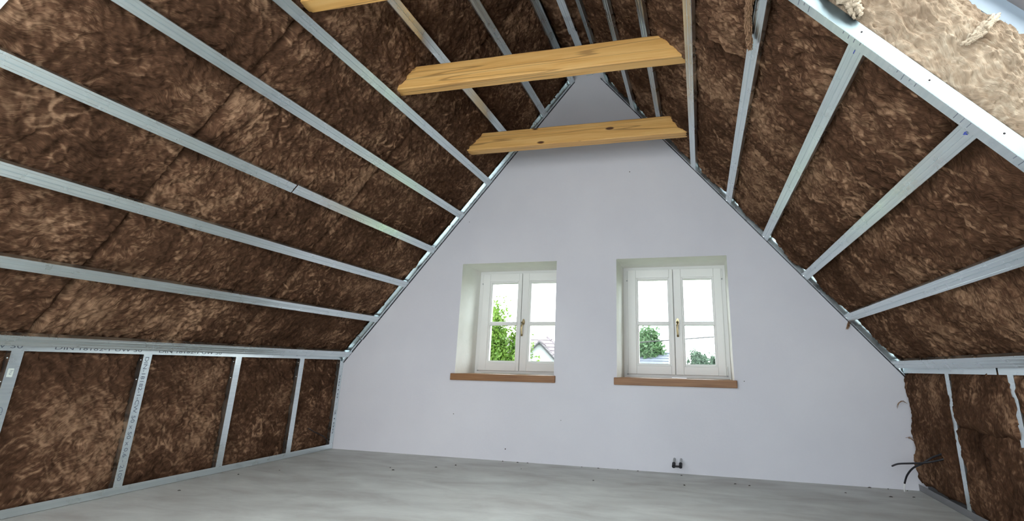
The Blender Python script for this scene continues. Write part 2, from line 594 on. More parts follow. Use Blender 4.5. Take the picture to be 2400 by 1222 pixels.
def wool_fields(U, V, seed, res, swirl=1.0, ang=0.0):
    """relief in metres towards the room and fibre colour (0..1) of matted mineral wool"""
    nu, nv = U.shape
    rs = np.random.RandomState(seed)
    flow = ang + 1.5 * swirl * fbm(U * 1.5, V * 1.5, seed + 1, 2) + 1.0 * swirl * perlin(U * 5, V * 5, seed + 2)
    if res > 0.01:
        return 0.008 * fbm(U * 7, V * 7, seed + 7, 3), 0.42 + 0.25 * fbm(U * 5, V * 5, seed + 8, 3), U, V
    nrm = lambda a_: np.tanh(0.55 * (a_ - a_.mean()) / (a_.std() + 1e-9))
    big = nrm(strokes(nu, nv, res, rs, 420, 0.05, 0.17, 2.2, flow, 0.5, 1.6))
    med = nrm(strokes(nu, nv, res, rs, 1500, 0.03, 0.11, 1.1, flow, 0.6, 1.8))
    fin = nrm(strokes(nu, nv, res, rs, 5200, 0.015, 0.06, 0.60, flow, 0.8, 2.0))
    lump = fbm(U * 5.5, V * 5.5, seed + 7, 3)
    crease = strokes(nu, nv, res, rs, 5.5, 0.10, 0.34, 1.0, flow, 0.5, 1.3)
    hollow = strokes(nu, nv, res, rs, 60, 0.02, 0.07, 1.5, flow, 0.8, 1.2)
    h = 0.014 * lump + 0.0075 * big + 0.0062 * med + 0.0034 * fin
    h -= 0.017 * np.tanh(1.3 * crease) + 0.012 * np.tanh(hollow)
    # colour of the fibres: bleached strands, resin-dark blotches
    k1 = fbm(U * 1.7 + 5, V * 1.7, seed + 21, 3)
    k2 = fbm(U * 6 + 5, V * 6, seed + 22, 3)
    pale = strokes(nu, nv, res, rs, 230, 0.03, 0.17, 0.72, flow, 0.8, 1.7)
    pale *= np.clip(0.30 + 2.2 * perlin(U * 2.6, V * 2.6, seed + 23), 0.05, 1.6)
    mix_ = nrm(strokes(nu, nv, res, rs, 1300, 0.03, 0.11, 1.1, flow, 0.6, 1.8))
    mix2 = nrm(strokes(nu, nv, res, rs, 5200, 0.015, 0.06, 0.60, flow, 0.8, 2.0))
    col = 0.42 + 0.33 * k1 + 0.17 * k2 + 0.36 * np.tanh(1.3 * pale) + 0.085 * mix_ + 0.10 * mix2
    # stream coordinates: the shader draws the hair-fine fibres along them
    wa = U + swirl * (0.16 * fbm(U * 2.2, V * 2.2, seed + 31, 2) + 0.035 * perlin(U * 9, V * 9, seed + 32))
    wb = V + swirl * (0.16 * fbm(U * 2.2, V * 2.2, seed + 33, 2) + 0.035 * perlin(U * 9, V * 9, seed + 34))
    c_, s_ = math.cos(ang), math.sin(ang)
    return h, np.clip(col, 0, 1), wa * c_ + wb * s_, -wa * s_ + wb * c_


def grid_mesh(name, P3, col, m, parent=None, back=None, flow=None):
    """P3: (nu, nv, 3) front surface; back: same shape coarse ring gives thickness"""
    nu, nv = P3.shape[:2]
    idx = np.arange(nu * nv).reshape(nu, nv)
    q = np.stack([idx[:-1, :-1], idx[1:, :-1], idx[1:, 1:], idx[:-1, 1:]], -1).reshape(-1, 4)
    verts = P3.reshape(-1, 3)
    fib = col.reshape(-1)
    # border loop and its pushed-back copy
    loop = np.concatenate([idx[:, 0], idx[-1, 1:], idx[-2::-1, -1], idx[0, -2:0:-1]])
    bl = back.reshape(-1, 3)[loop]
    n0 = len(verts)
    verts = np.concatenate([verts, bl, bl.mean(0, keepdims=True)])
    fib = np.concatenate([fib, fib[loop], [0.3]])
    k = len(loop)
    i = np.arange(k)
    j = (i + 1) % k
    sides = np.stack([loop[i], n0 + i, n0 + j, loop[j]], -1)
    cap = np.stack([n0 + i, np.full(k, n0 + k), n0 + j], -1)
    nl = 4 * (len(q) + len(sides)) + 3 * len(cap)
    me = bpy.data.meshes.new(name)
    me.vertices.add(len(verts))
    me.vertices.foreach_set('co', verts.astype(np.float32).ravel())
    me.loops.add(nl)
    me.loops.foreach_set('vertex_index', np.concatenate([q.ravel(), sides.ravel(), cap.ravel()]).astype(np.int32))
    np_ = len(q) + len(sides) + len(cap)
    me.polygons.add(np_)
    st = np.concatenate([np.arange(len(q) + len(sides)) * 4, 4 * (len(q) + len(sides)) + 3 * np.arange(len(cap))])
    me.polygons.foreach_set('loop_start', st.astype(np.int32))
    me.polygons.foreach_set('use_smooth', np.ones(np_, dtype=bool))
    me.update(calc_edges=True)
    at = me.attributes.new('fib', 'FLOAT', 'POINT')
    at.data.foreach_set('value', fib.astype(np.float32))
    fl = flow.reshape(-1, 3)
    fl = np.concatenate([fl, fl[loop], fl[:1]])
    at = me.attributes.new('flow', 'FLOAT_VECTOR', 'POINT')
    at.data.foreach_set('vector', fl.astype(np.float32).ravel())
    me.materials.append(m)
    o = bpy.data.objects.new(name, me)
    COL.objects.link(o)
    if parent is not None:
        o.parent = parent
    return o


def batt(label, point, u0, u1, v0, v1, base, bulge, amp, seed, res=0.0046, m=None, thick=0.16, swirl=1.0, ang=0.0, tuck=0.030, group=None, name='insulation_batt', ragged=0.016, edge=0.016, gable_edge=False, wrinkle=0.0):
    """point(u, v, off) -> xyz arrays, off > 0 is away from the room; bulge(u, v) metres towards the room"""
    nu, nv = max(4, int(abs(u1 - u0) / res)), max(4, int(abs(v1 - v0) / res))
    uu = np.linspace(u0, u1, nu)
    vv = np.linspace(v0, v1, nv)
    U, V = np.meshgrid(uu, vv, indexing='ij')
    h, col, sp, sq = wool_fields(U, V, seed, res, swirl, ang)
    if wrinkle:
        wr = 1 - 2.2 * np.abs(perlin(sp * 13 + 1.2 * perlin(U * 30, V * 30, 5), sq * 62, seed + 50))
        wr2 = 1 - 2.2 * np.abs(perlin(sp * 30, sq * 120, seed + 51))
        h = h + wrinkle * wr + 0.45 * wrinkle * wr2
    du = np.minimum(np.abs(U - u0), np.abs(U - u1))
    dv = np.minimum(np.abs(V - v0), np.abs(V - v1))
    if gable_edge:
        dv = np.abs(V - v1)
    d = np.minimum(du, dv)
    e = np.exp(-(d / edge) ** 2) * tuck
    if gable_edge:
        e = e + 0.026 * np.exp(-((V - v0) / 0.055) ** 2)
    off = base - bulge(U, V) - (amp / 0.017) * h + e
    # ragged outline
    rg = np.exp(-d / 0.03) * ragged
    U2 = U + rg * fbm(U * 9, V * 9, 40, 3)
    V2 = V + rg * fbm(U * 9, V * 9, 41, 3)
    X = np.stack(point(U2, V2, off), -1)
    B = np.stack(point(U, V, np.full_like(U, base + thick)), -1)
    o = grid_mesh(name, X, col, m or M_WOOL, back=B, flow=np.stack([sp, sq, 0 * sp + seed], -1))
    tag(o, label, 'insulation', group)
    return o


RL = [0.0955, 0.506, 0.918, 1.323, 1.736, 2.138, 2.553, 2.968, 3.375]
RR = [0.079, 0.4945, 0.897, 1.3075, 1.7135, 2.1285, 2.534, 2.925, 3.3415]


def between(rails, s):
    """0 at a rail, 1 midway between two rails"""
    r_ = np.array([rails[0] - 0.41] + rails + [rails[-1] + 0.41])
    k = np.clip(np.searchsorted(r_, s) - 1, 0, len(r_) - 2)
    tt = (s - r_[k]) / (r_[k + 1] - r_[k])
    return np.sin(np.pi * np.clip(tt, 0, 1)) ** 0.7


def pL(u_, v_, o_):
    return (u_ * CA - o_ * SA, v_, KL + u_ * SA + o_ * CA)


def pR(u_, v_, o_):
    return (W - u_ * CA + o_ * SA, v_, KR + u_ * SA + o_ * CA)


bulL = lambda s, y: 0.016 * between(RL, s) + 0.010 * perlin(s * 2.2, y * 2.2, 91)
bulR = lambda s, y: 0.030 * between(RR, s) + 0.012 * perlin(s * 2.4, y * 2.4, 92)
GL_, GR_ = 'insulation batts on the left roof slope', 'insulation batts on the right roof slope'
batt('brown mineral wool batt on left slope, next to the gable wall', pL, 0.02, 3.44, -0.004, -1.205, 0.047, bulL, 0.017, 3, group=GL_, ang=-0.25, gable_edge=True)
batt('brown mineral wool batt on left slope, between two crosswise seams', pL, 0.02, 3.44, -1.205, -2.335, 0.047, bulL, 0.017, 103, group=GL_, ang=0.35)
batt('brown mineral wool batt at the left picture edge of the left slope', pL, 0.02, 3.44, -2.335, -3.15, 0.047, bulL, 0.017, 203, group=GL_, ang=1.2)
batt('brown mineral wool batt on right slope, next to the gable wall', pR, 0.02, 3.42, -0.004, -1.19, 0.045, bulR, 0.020, 303, group=GR_, ang=0.25, swirl=0.6, gable_edge=True)
batt('brown mineral wool batt in the middle of the right slope', pR, 0.02, 3.42, -1.19, -1.88, 0.045, bulR, 0.020, 403, group=GR_, ang=-0.15, swirl=0.6)
batt('brown mineral wool batt on right slope, ending at the skylight edge profile', pR, 0.02, 3.42, -1.88, -2.50, 0.045, bulR, 0.020, 503, group=GR_, ang=0.2, swirl=0.6)
# behind the camera, coarse
zero = lambda s, y: 0.0 * s
batt('brown mineral wool on right slope below the skylight opening', pR, 0.02, SKR[0] - 0.04, -2.50, -3.78, 0.045, zero, 0.015, 643, res=0.03, group=GR_)
batt('brown mineral wool on right slope above the skylight opening', pR, SKR[1] + 0.04, 3.42, -2.50, -3.78, 0.045, zero, 0.015, 653, res=0.03, group=GR_)
# flat strip under the ridge
batt('strip of mineral wool under the ridge, above the ridge rail', lambda u_, v_, o_: (u_, v_, 3.45 + o_), W / 2 - 0.17, W / 2 + 0.17, -0.004, -3.0, 0.02, zero, 0.016, 703, res=0.008, ang=1.5, thick=0.12)
batt('ridge strip of mineral wool behind the camera', lambda u_, v_, o_: (u_, v_, 3.45 + o_), W / 2 - 0.17, W / 2 + 0.17, -3.0, YB + 0.01, 0.02, zero, 0.016, 713, res=0.03, thick=0.12)

# left knee wall panels between studs
STUD_L = [-0.026, -0.513, -1.115, -1.738, -2.342, -2.95]
pKL = lambda u_, v_, o_: (-o_, v_, u_)
names = ['narrow brown wool panel in left knee wall beside the gable corner', 'brown wool panel in left knee wall, second from the gable corner',
         'brown wool panel in left knee wall, right of the stud printed 2100', 'large brown wool panel in left knee wall, left of the stud printed 2100',
         'brown wool panel in left knee wall at the picture edge']
for i in range(5):
    batt(names[i], pKL, 0.012, 0.80, STUD_L[i] - 0.0 if i else -0.012, STUD_L[i + 1] + 0.026, 0.036, lambda a, b_: 0.008 + 0.0 * a, 0.015, 803 + 40 * i, thick=0.1,
         group='wool panels in the left knee wall', ang=0.9, swirl=0.8, tuck=0.02)
# right knee wall: wool stands proud of the studs
pKR = lambda u_, v_, o_: (W + o_, v_, u_)
bk = lambda a, b_: 0.012 * perlin(a * 3, b_ * 3, 77) + 0.010
batt('brown wool panel in right knee wall with two black cables', pKR, 0.045, 0.752, -0.006, -0.658, 0.008, bk, 0.014, 903, thick=0.1, group='wool panels in the right knee wall', ang=0.2, tuck=0.012, ragged=0.03)
batt('upper brown wool piece in right knee wall, right of the half-hidden stud', pKR, 0.46, 0.756, -0.680, -1.294, 0.006, bk, 0.014, 923, thick=0.1, group='wool panels in the right knee wall', ang=0.2, tuck=0.012, ragged=0.03)
batt('lower brown wool piece in right knee wall, right of the half-hidden stud', pKR, 0.03, 0.46, -0.672, -1.300, 0.010, bk, 0.014, 933, thick=0.1, group='wool panels in the right knee wall', ang=0.2, tuck=0.012, ragged=0.03)
batt('brown wool panel in right knee wall at the picture edge', pKR, 0.03, 0.756, -1.296, -1.9, 0.010, bk, 0.014, 943, thick=0.1, group='wool panels in the right knee wall', ang=0.2, tuck=0.012, ragged=0.03)

# skylight reveals; u runs up the slope, v outwards through the roof, off = away from the opening
def rev(P, y, sgn):
    def fn(u_, v_, o_):
        x, _, z = P(u_, 0 * u_, v_)
        return (x, y + sgn * o_, z)
    return fn


bp = lambda a, b_: 0.030 * np.sin(np.pi * np.clip((b_ - 0.05) / 0.25, 0, 1)) + 0.016 * perlin(a * 6, b_ * 6, 55)
batt('mineral wool, colour lightened for daylight, lining the far side of the skylight opening', rev(pR, SKR[2] - 0.004, 1), SKR[0], SKR[1], 0.050, 0.292, 0.0, bp, 0.014, 1003, wrinkle=0.0058, res=0.0030, m=M_WOOL_LIT, thick=0.08, ang=0.10, swirl=0.8, tuck=0.004, ragged=0.008)
batt('mineral wool lining the near side of the skylight opening', rev(pR, SKR[3] - 0.02, -1), SKR[0], SKR[1], 0.05, 0.31, 0.0, zero, 0.012, 1023, res=0.03, m=M_WOOL_LIT, thick=0.08)


def rev2(P, s, sgn):
    def fn(u_, v_, o_):
        x, _, z = P(s + sgn * o_, 0 * u_, v_)
        return (x, u_, z)
    return fn


batt('mineral wool lining the lower side of the skylight opening', rev2(pR, SKR[0] - 0.02, -1), SKR[2], SKR[3], 0.05, 0.31, 0.0, zero, 0.012, 1033, res=0.03, m=M_WOOL_LIT, thick=0.08)
batt('mineral wool lining the upper side of the skylight opening', rev2(pR, SKR[1] + 0.02, 1), SKR[2], SKR[3], 0.05, 0.31, 0.0, zero, 0.012, 1043, res=0.03, m=M_WOOL_LIT, thick=0.08)

# ------------------------------------------------------------------ ceiling rails
CD = [(-0.0235, 0.0270), (-0.0300, 0.0262), (-0.0300, 0.0015), (-0.0290, 0.0), (-0.0190, 0.0), (-0.0182, 0.0007), (-0.0174, 0.0),
      (-0.0022, 0.0), (-0.0006, 0.0026), (0.0006, 0.0026), (0.0022, 0.0), (0.0174, 0.0), (0.0182, 0.0007), (0.0190, 0.0), (0.0290, 0.0),
      (0.0300, 0.0015), (0.0300, 0.0262), (0.0235, 0.0270)]


def rail(P, s, y0, y1, label, group, shift=0.0):
    # origin at the rail's far end so object coordinates stay local
    o = MB().sheet(CD, 0.0009, lambda p, y: P(s + shift + p[0], y, p[1] - 0.001), y0, y1).build('ceiling_rail', M_STEEL, label=label, cat='metal rail', group=group)
    fix_normals(o)
    return o


ORD = ['first', 'second', 'third', 'fourth', 'fifth', 'sixth', 'seventh', 'eighth', 'ninth']
gL, gR = 'ceiling rails on the left roof slope', 'ceiling rails on the right roof slope'
for i, s in enumerate(RL):
    if i == 3:
        rail(PL, s, -0.006, -1.716, 'fourth galvanised rail up the left slope, piece reaching the gable', gL, 0.001)
        rail(PL, s, -1.724, -3.13, 'fourth galvanised rail up the left slope, piece left of the black joint', gL, -0.001)
    else:
        rail(PL, s, -0.006, -3.13, ORD[i] + ' galvanised rail up the left slope, counted from the left knee wall', gL)
for i, s in enumerate(RR):
    y1 = SKR[2] + 0.035 if SKR[0] < s < SKR[1] else -3.76
    rail(PR, s, -0.006, y1, ORD[i] + ' galvanised rail up the right slope, counted from the right knee wall', gR)
# ridge rail with splice
rr_ = empty('ceiling_rail', (W / 2 + 0.018, 0, 3.42), 'galvanised rail running along under the ridge', 'metal rail')
for (a, b_, dx) in ((-0.006, -0.66, 0.002), (-0.66, -6.3, -0.004)):
    o = MB().sheet(CD, 0.0009, lambda p, y: (p[0] + dx, y, p[1]), a, b_).build('rail_length', M_STEEL, parent=rr_)
    fix_normals(o)
MB().box((-0.036, -0.70, -0.003), (-0.029, -0.63, 0.02)).build('splice_clip', M_STEEL, parent=rr_)

# U tracks along the gable, under the rail ends
UD = [(0.046, -0.034), (0.046, -0.0052), (0.0006, -0.0052), (0.0006, -0.034)]


def utrack(P, s0, s1, label, do=0.0):
    t_ = empty('perimeter_track', P(s0, 0), label, 'metal track', 'tracks along the gable edges')
    inv = Vector(P(s0, 0))

    def fn(p, s):
        q = Vector(P(s, p[1], p[0] + do)) - inv
        return tuple(q)
    o = MB().sheet(UD, 0.0009, fn, s0, s1).build('track_channel', M_STEEL, parent=t_)
    fix_normals(o)
    o = MB().prism([(-0.0045, -0.0042), (0.048, -0.0042), (0.048, -0.0002), (-0.0045, -0.0002)], fn, s0, s1).build('foam_tape', M_BLACK, parent=t_)
    fix_normals(o)
    s = s0 + 0.12
    while s < s1 - 0.05:
        c = Vector(P(s, -0.030, 0.0 + do)) - inv
        d = Vector(P(1, 0)) - Vector(P(0, 0))
        MB().tube([c + Vector((0, -0.002, 0)), c + Vector((0, 0.004, 0))], 0.004, 8).build('screw', M_SCREW, parent=t_)
        s += 0.41
    return t_


utrack(PL, -0.03, 0.265, 'short galvanised track at the foot of the left gable edge', 0.004)
utrack(PL, 0.272, 3.40, 'long galvanised track along the left gable edge')
utrack(PR, -0.03, 3.40, 'galvanised track along the right gable edge')

# ------------------------------------------------------------------ skylight edge profile with screws and printed marks
tp = empty('edge_profile', PR(SKR[0] - 0.1, SKR[2]), 'bright galvanised profile edging the skylight opening with screw heads', 'metal profile')
o0 = Vector(tp.location)


def tfn(p, s):
    return tuple(Vector(PR(s, SKR[2] + p[0], p[1])) - o0)


o = MB().sheet([(0.0, -0.0022), (0.0, 0.045), (0.006, 0.048)], 0.0010, tfn, SKR[0] - 0.1, SKR[1] + 0.1).build('profile_web', M_STEEL_DIMMED, parent=tp)
fix_normals(o)
o = MB().sheet([(0.042, 0.0025), (0.042, -0.0022), (0.0, -0.0022)], 0.0010, tfn, SKR[0] - 0.1, SKR[1] + 0.1).build('profile_flange', M_STEEL, parent=tp)
fix_normals(o)
for s in (0.83, 1.075, 1.325, 1.58):
    c = Vector(PR(s, SKR[2] - 0.0005, 0.024)) - o0
    MB().tube([c + Vector((0, -0.0012, 0)), c + Vector((0, 0.002, 0))], 0.0075, 14).build('screw', M_SCREW, parent=tp)
    MB().tube([c + Vector((0, -0.0022, 0)), c + Vector((0, 0.002, 0))], 0.0032, 10).build('screw_recess_shade', M_RECESS_SHADE, parent=tp)  # raised black disc paints the shade inside the drive recess


def text_mesh(body, size, spacing=1.0, thick=0.0003):
    cu = bpy.data.curves.new('t', 'FONT')
    cu.body = body
    cu.size = size
    cu.space_character = spacing
    cu.resolution_u = 3
    cu.extrude = thick
    to = bpy.data.objects.new('t', cu)
    COL.objects.link(to)
    bpy.context.view_layer.update()
    me = bpy.data.meshes.new_from_object(to.evaluated_get(bpy.context.evaluated_depsgraph_get()))
    bpy.data.objects.remove(to)
    bpy.data.curves.remove(cu)
    return me


def place_text(me, name, parent, origin, ex, ey, length=None, m=None, height=None):
    co = np.empty(len(me.vertices) * 3, np.float32)
    me.vertices.foreach_get('co', co)
    co = co.reshape(-1, 3)
    sx = length / (co[:, 0].max() - co[:, 0].min()) if length else 1
    sy = height / (co[:, 1].max() - co[:, 1].min()) if height else 1
    ex, ey = np.array(ex, float), np.array(ey, float)
    ez = np.cross(ex, ey)
    P = np.array(origin) + (co[:, :1] - co[:, 0].min()) * sx * ex + co[:, 1:2] * sy * ey + co[:, 2:3] * ez
    me.vertices.foreach_set('co', P.astype(np.float32).ravel())
    me.name = name
    me.materials.clear()
    me.materials.append(m or M_INK)
    me.update()
    o = bpy.data.objects.new(name, me)
    COL.objects.link(o)
    if parent is not None:
        o.parent = parent
    if name == 'printed_text':
        o['kind'] = 'stuff'
    return o


# ticks and faded print on the profile flange
tick = MB()
rng = random.Random(5)
s = 0.72
while s < 1.62:
    grp = rng.choice((4, 5, 3))
    for k in range(grp):
        a = s + k * 0.022
        hgt = rng.choice((0.012, 0.018, 0.028))
        q = [tfn((0.003, -0.0038), a), tfn((0.003 + hgt, -0.0038), a), tfn((0.003 + hgt, -0.0038), a + 0.0022), tfn((0.003, -0.0038), a + 0.0022)]
        q2 = [tfn((0.003, -0.0022), a), tfn((0.003 + hgt, -0.0022), a), tfn((0.003 + hgt, -0.0022), a + 0.0022), tfn((0.003, -0.0022), a + 0.0022)]
        tick.hexa(q + q2)
    s += grp * 0.022 + 0.12
tick.build('printed_marks', M_INK, parent=tp, kind='stuff')
for s, bd in ((0.902, '4'), (1.318, 'I')):
    d = (Vector(PR(1, 0)) - Vector(PR(0, 0)))
    place_text(text_mesh(bd, 0.026, 1.0, 0.0006), 'marker_mark', tp, tfn((0.047, -0.0038), s - 0.012), (d.x, d.y, d.z), (0, 1, 0), m=M_BLUE)

# ------------------------------------------------------------------ left knee wall framing
g_st = 'studs of the left knee wall'
slab = ['galvanised stud in the corner of left knee wall and gable', 'galvanised stud in left knee wall, second from the gable corner', 'galvanised stud in left knee wall, between blank stud and printed stud',
        'galvanised knee wall stud printed with DIN code and 2100', 'galvanised knee wall stud with paper sticker at the left picture edge', 'galvanised knee wall stud beside the camera']
CW = [(0.0235, -0.008), (0.0240, 0.0), (-0.0240, 0.0), (-0.0240, -0.0485), (0.022, -0.0485)]


def stud(x, y, sgn, z0, z1, label, group, web=-1):
    t_ = empty('wall_stud', (x, y, z0), label, 'metal stud', group)
    o = MB().sheet([(p[0] * (-web), p[1]) for p in CW], 0.0009, lambda p, z: (sgn * p[1], p[0], z), 0.0, z1 - z0).build('stud_channel', M_STEEL, parent=t_)
    fix_normals(o)
    # screw heads in the visible web
    for k, zz in enumerate((0.73, 0.62)):
        c = Vector((sgn * -0.018, web * 0.0245, zz - z0))
        MB().tube([c, c + Vector((0, web * 0.0018, 0))], 0.0035, 8).build('screw', M_SCREW, parent=t_)
    return t_


studs = [stud(0, y, 1, 0.006, 0.80, slab[i], g_st) for i, y in enumerate(STUD_L)]
place_text(text_mesh('DIN-18182-1-CW 50 x 50 x 0,6 - 2100', 0.03), 'printed_text', studs[3], (0.0004, -0.0115, 0.742), (0, 0, -1), (0, 1, 0), length=0.675, height=0.024)
place_text(text_mesh('CW 50 x 50 x 0,6', 0.03), 'printed_text', studs[4], (0.0004, -0.0115, 0.50), (0, 0, -1), (0, 1, 0), length=0.33, height=0.024)
place_text(text_mesh('0010 - 2100', 0.02), 'printed_text', studs[0], (0.0004, -0.008, 0.62), (0, 0, -1), (0, 1, 0), length=0.5, height=0.014)
MB().box((0.0, -0.016, 0.636), (0.0006, 0.006, 0.675)).build('paper_sticker', M_PAPER, parent=studs[4])
place_text(text_mesh('hu', 0.018), 'sticker_print', studs[4], (0.0007, -0.008, 0.667), (0, 0, -1), (0, 1, 0), length=0.020)


def wall_track(x, sgn, y0, y1, z0, z1, up, label, name='wall_track', m=None):
    t_ = empty(name, (x, y0, z0), label, 'metal track')
    h = z1 - z0
    path = [(-0.052, h), (-0.052, 0.0), (0.0012, 0.0), (0.0012, h)] if up else [(-0.052, 0.0), (-0.052, h), (0.0012, h), (0.0012, 0.0)]
    o = MB().sheet(path, 0.0009, lambda p, y: (sgn * p[0], y, p[1]), 0.0, y1 - y0).build('track_channel', m or M_STEEL, parent=t_)
    fix_normals(o)
    return t_


ft = wall_track(0, 1, -0.004, -1.12, 0.002, 0.042, True, 'galvanised floor track under left knee wall, near the gable')
ft2 = wall_track(0, 1, -1.122, YB + 0.02, 0.002, 0.043, True, 'galvanised floor track under left knee wall, nearer the camera')
MB().box((-0.02, -0.007 + 0.004, 0.036), (0.004, -0.018 + 0.004, 0.046)).build('screw', M_SCREW, parent=ft)
tt_ = wall_track(0, 1, -0.03, YB + 0.02, 0.763, 0.803, False, 'printed galvanised top track of left knee wall under the rail')
for k, y in enumerate((-2.75, -2.20, -1.68)):
    place_text(text_mesh('DIN 18182-1 UW 50', 0.03), 'printed_text', tt_, (0.0018, y + 0.03, 0.0125), (0, 1, 0), (0, 0, 1), length=0.42, height=0.020)

# right knee wall framing
wall_track(W, -1, -0.004, YB + 0.02, 0.002, 0.042, True, 'dull galvanised floor track under right knee wall', m=M_ZINC_GREY)
wall_track(W, -1, -0.03, -1.19, 0.748, 0.788, False, 'galvanised top track of right knee wall, piece next to the gable')
wall_track(W, -1, -1.205, YB + 0.02, 0.748, 0.788, False, 'galvanised top track of right knee wall, piece at the picture edge')
stud(W, -0.667, -1, 0.006, 0.785, 'narrow galvanised stud half buried in wool of right knee wall', 'studs of the right knee wall')
stud(W, -1.292, -1, 0.006, 0.785, 'galvanised stud peeking between wool pieces at right picture edge', 'studs of the right knee wall')

# ------------------------------------------------------------------ collar beams
def beam(x0, x1, y, z, h, d, label, tilt=0.0):
    e = 0.006
    poly = [(0, e), (e, 0), (d - e, 0), (d, e), (d, h - e), (d - e, h), (e, h), (0, h - e)]
    xm = (x0 + x1) / 2
    mb = MB()
    # bevelled square timber, ends cut square, slightly irregular along its length
    n = 14
    rg = random.Random(int(-y * 100))
    vs, fs = [], []
    m_ = len(poly)
    for k in range(n + 1):
        x = x0 + (x1 - x0) * k / n
        jy, jz = rg.uniform(-.001, .001), rg.uniform(-.001, .001)
        vs += [(x - xm, p[0] + jy + tilt * (x - xm), p[1] + jz) for p in poly]
    for k in range(n):
        for i in range(m_):
            fs.append((k * m_ + i, k * m_ + (i + 1) % m_, (k + 1) * m_ + (i + 1) % m_, (k + 1) * m_ + i))
    fs += [tuple(range(m_)), tuple(range(n * m_, (n + 1) * m_))[::-1]]
    o = mb.add(vs, fs).build('collar_beam', M_PINE, label=label, cat='beam', group='pine collar beams under the ridge')
    o.location = (xm, y, z)
    fix_normals(o)
    return o


beam(1.34, 3.20, -0.545, 2.481, 0.152, 0.095, 'pine collar beam nearest the gable wall', 0.02)
beam(1.34, 3.20, -1.560, 2.458, 0.155, 0.085, 'long pine collar beam in the middle, above the gable beam', 0.02)
beam(1.34, 3.20, -2.375, 2.466, 0.155, 0.090, 'pine collar beam cut off by the top picture edge', 0.02)

# ------------------------------------------------------------------ windows of the far gable
YF = 0.40


def frame_ring(mb, x0, x1, z0, z1, w, y0, y1, wl=None, wr=None, wb=None, wt=None):
    wl, wr, wb, wt = [w if k is None else k for k in (wl, wr, wb, wt)]
    mb.box((x0, y0, z0), (x0 + wl, y1, z1))
    mb.box((x1 - wr, y0, z0), (x1, y1, z1))
    mb.box((x0 + wl, y0, z0), (x1 - wr, y1, z0 + wb))
    mb.box((x0 + wl, y0, z1 - wt), (x1 - wr, y1, z1))
    return mb


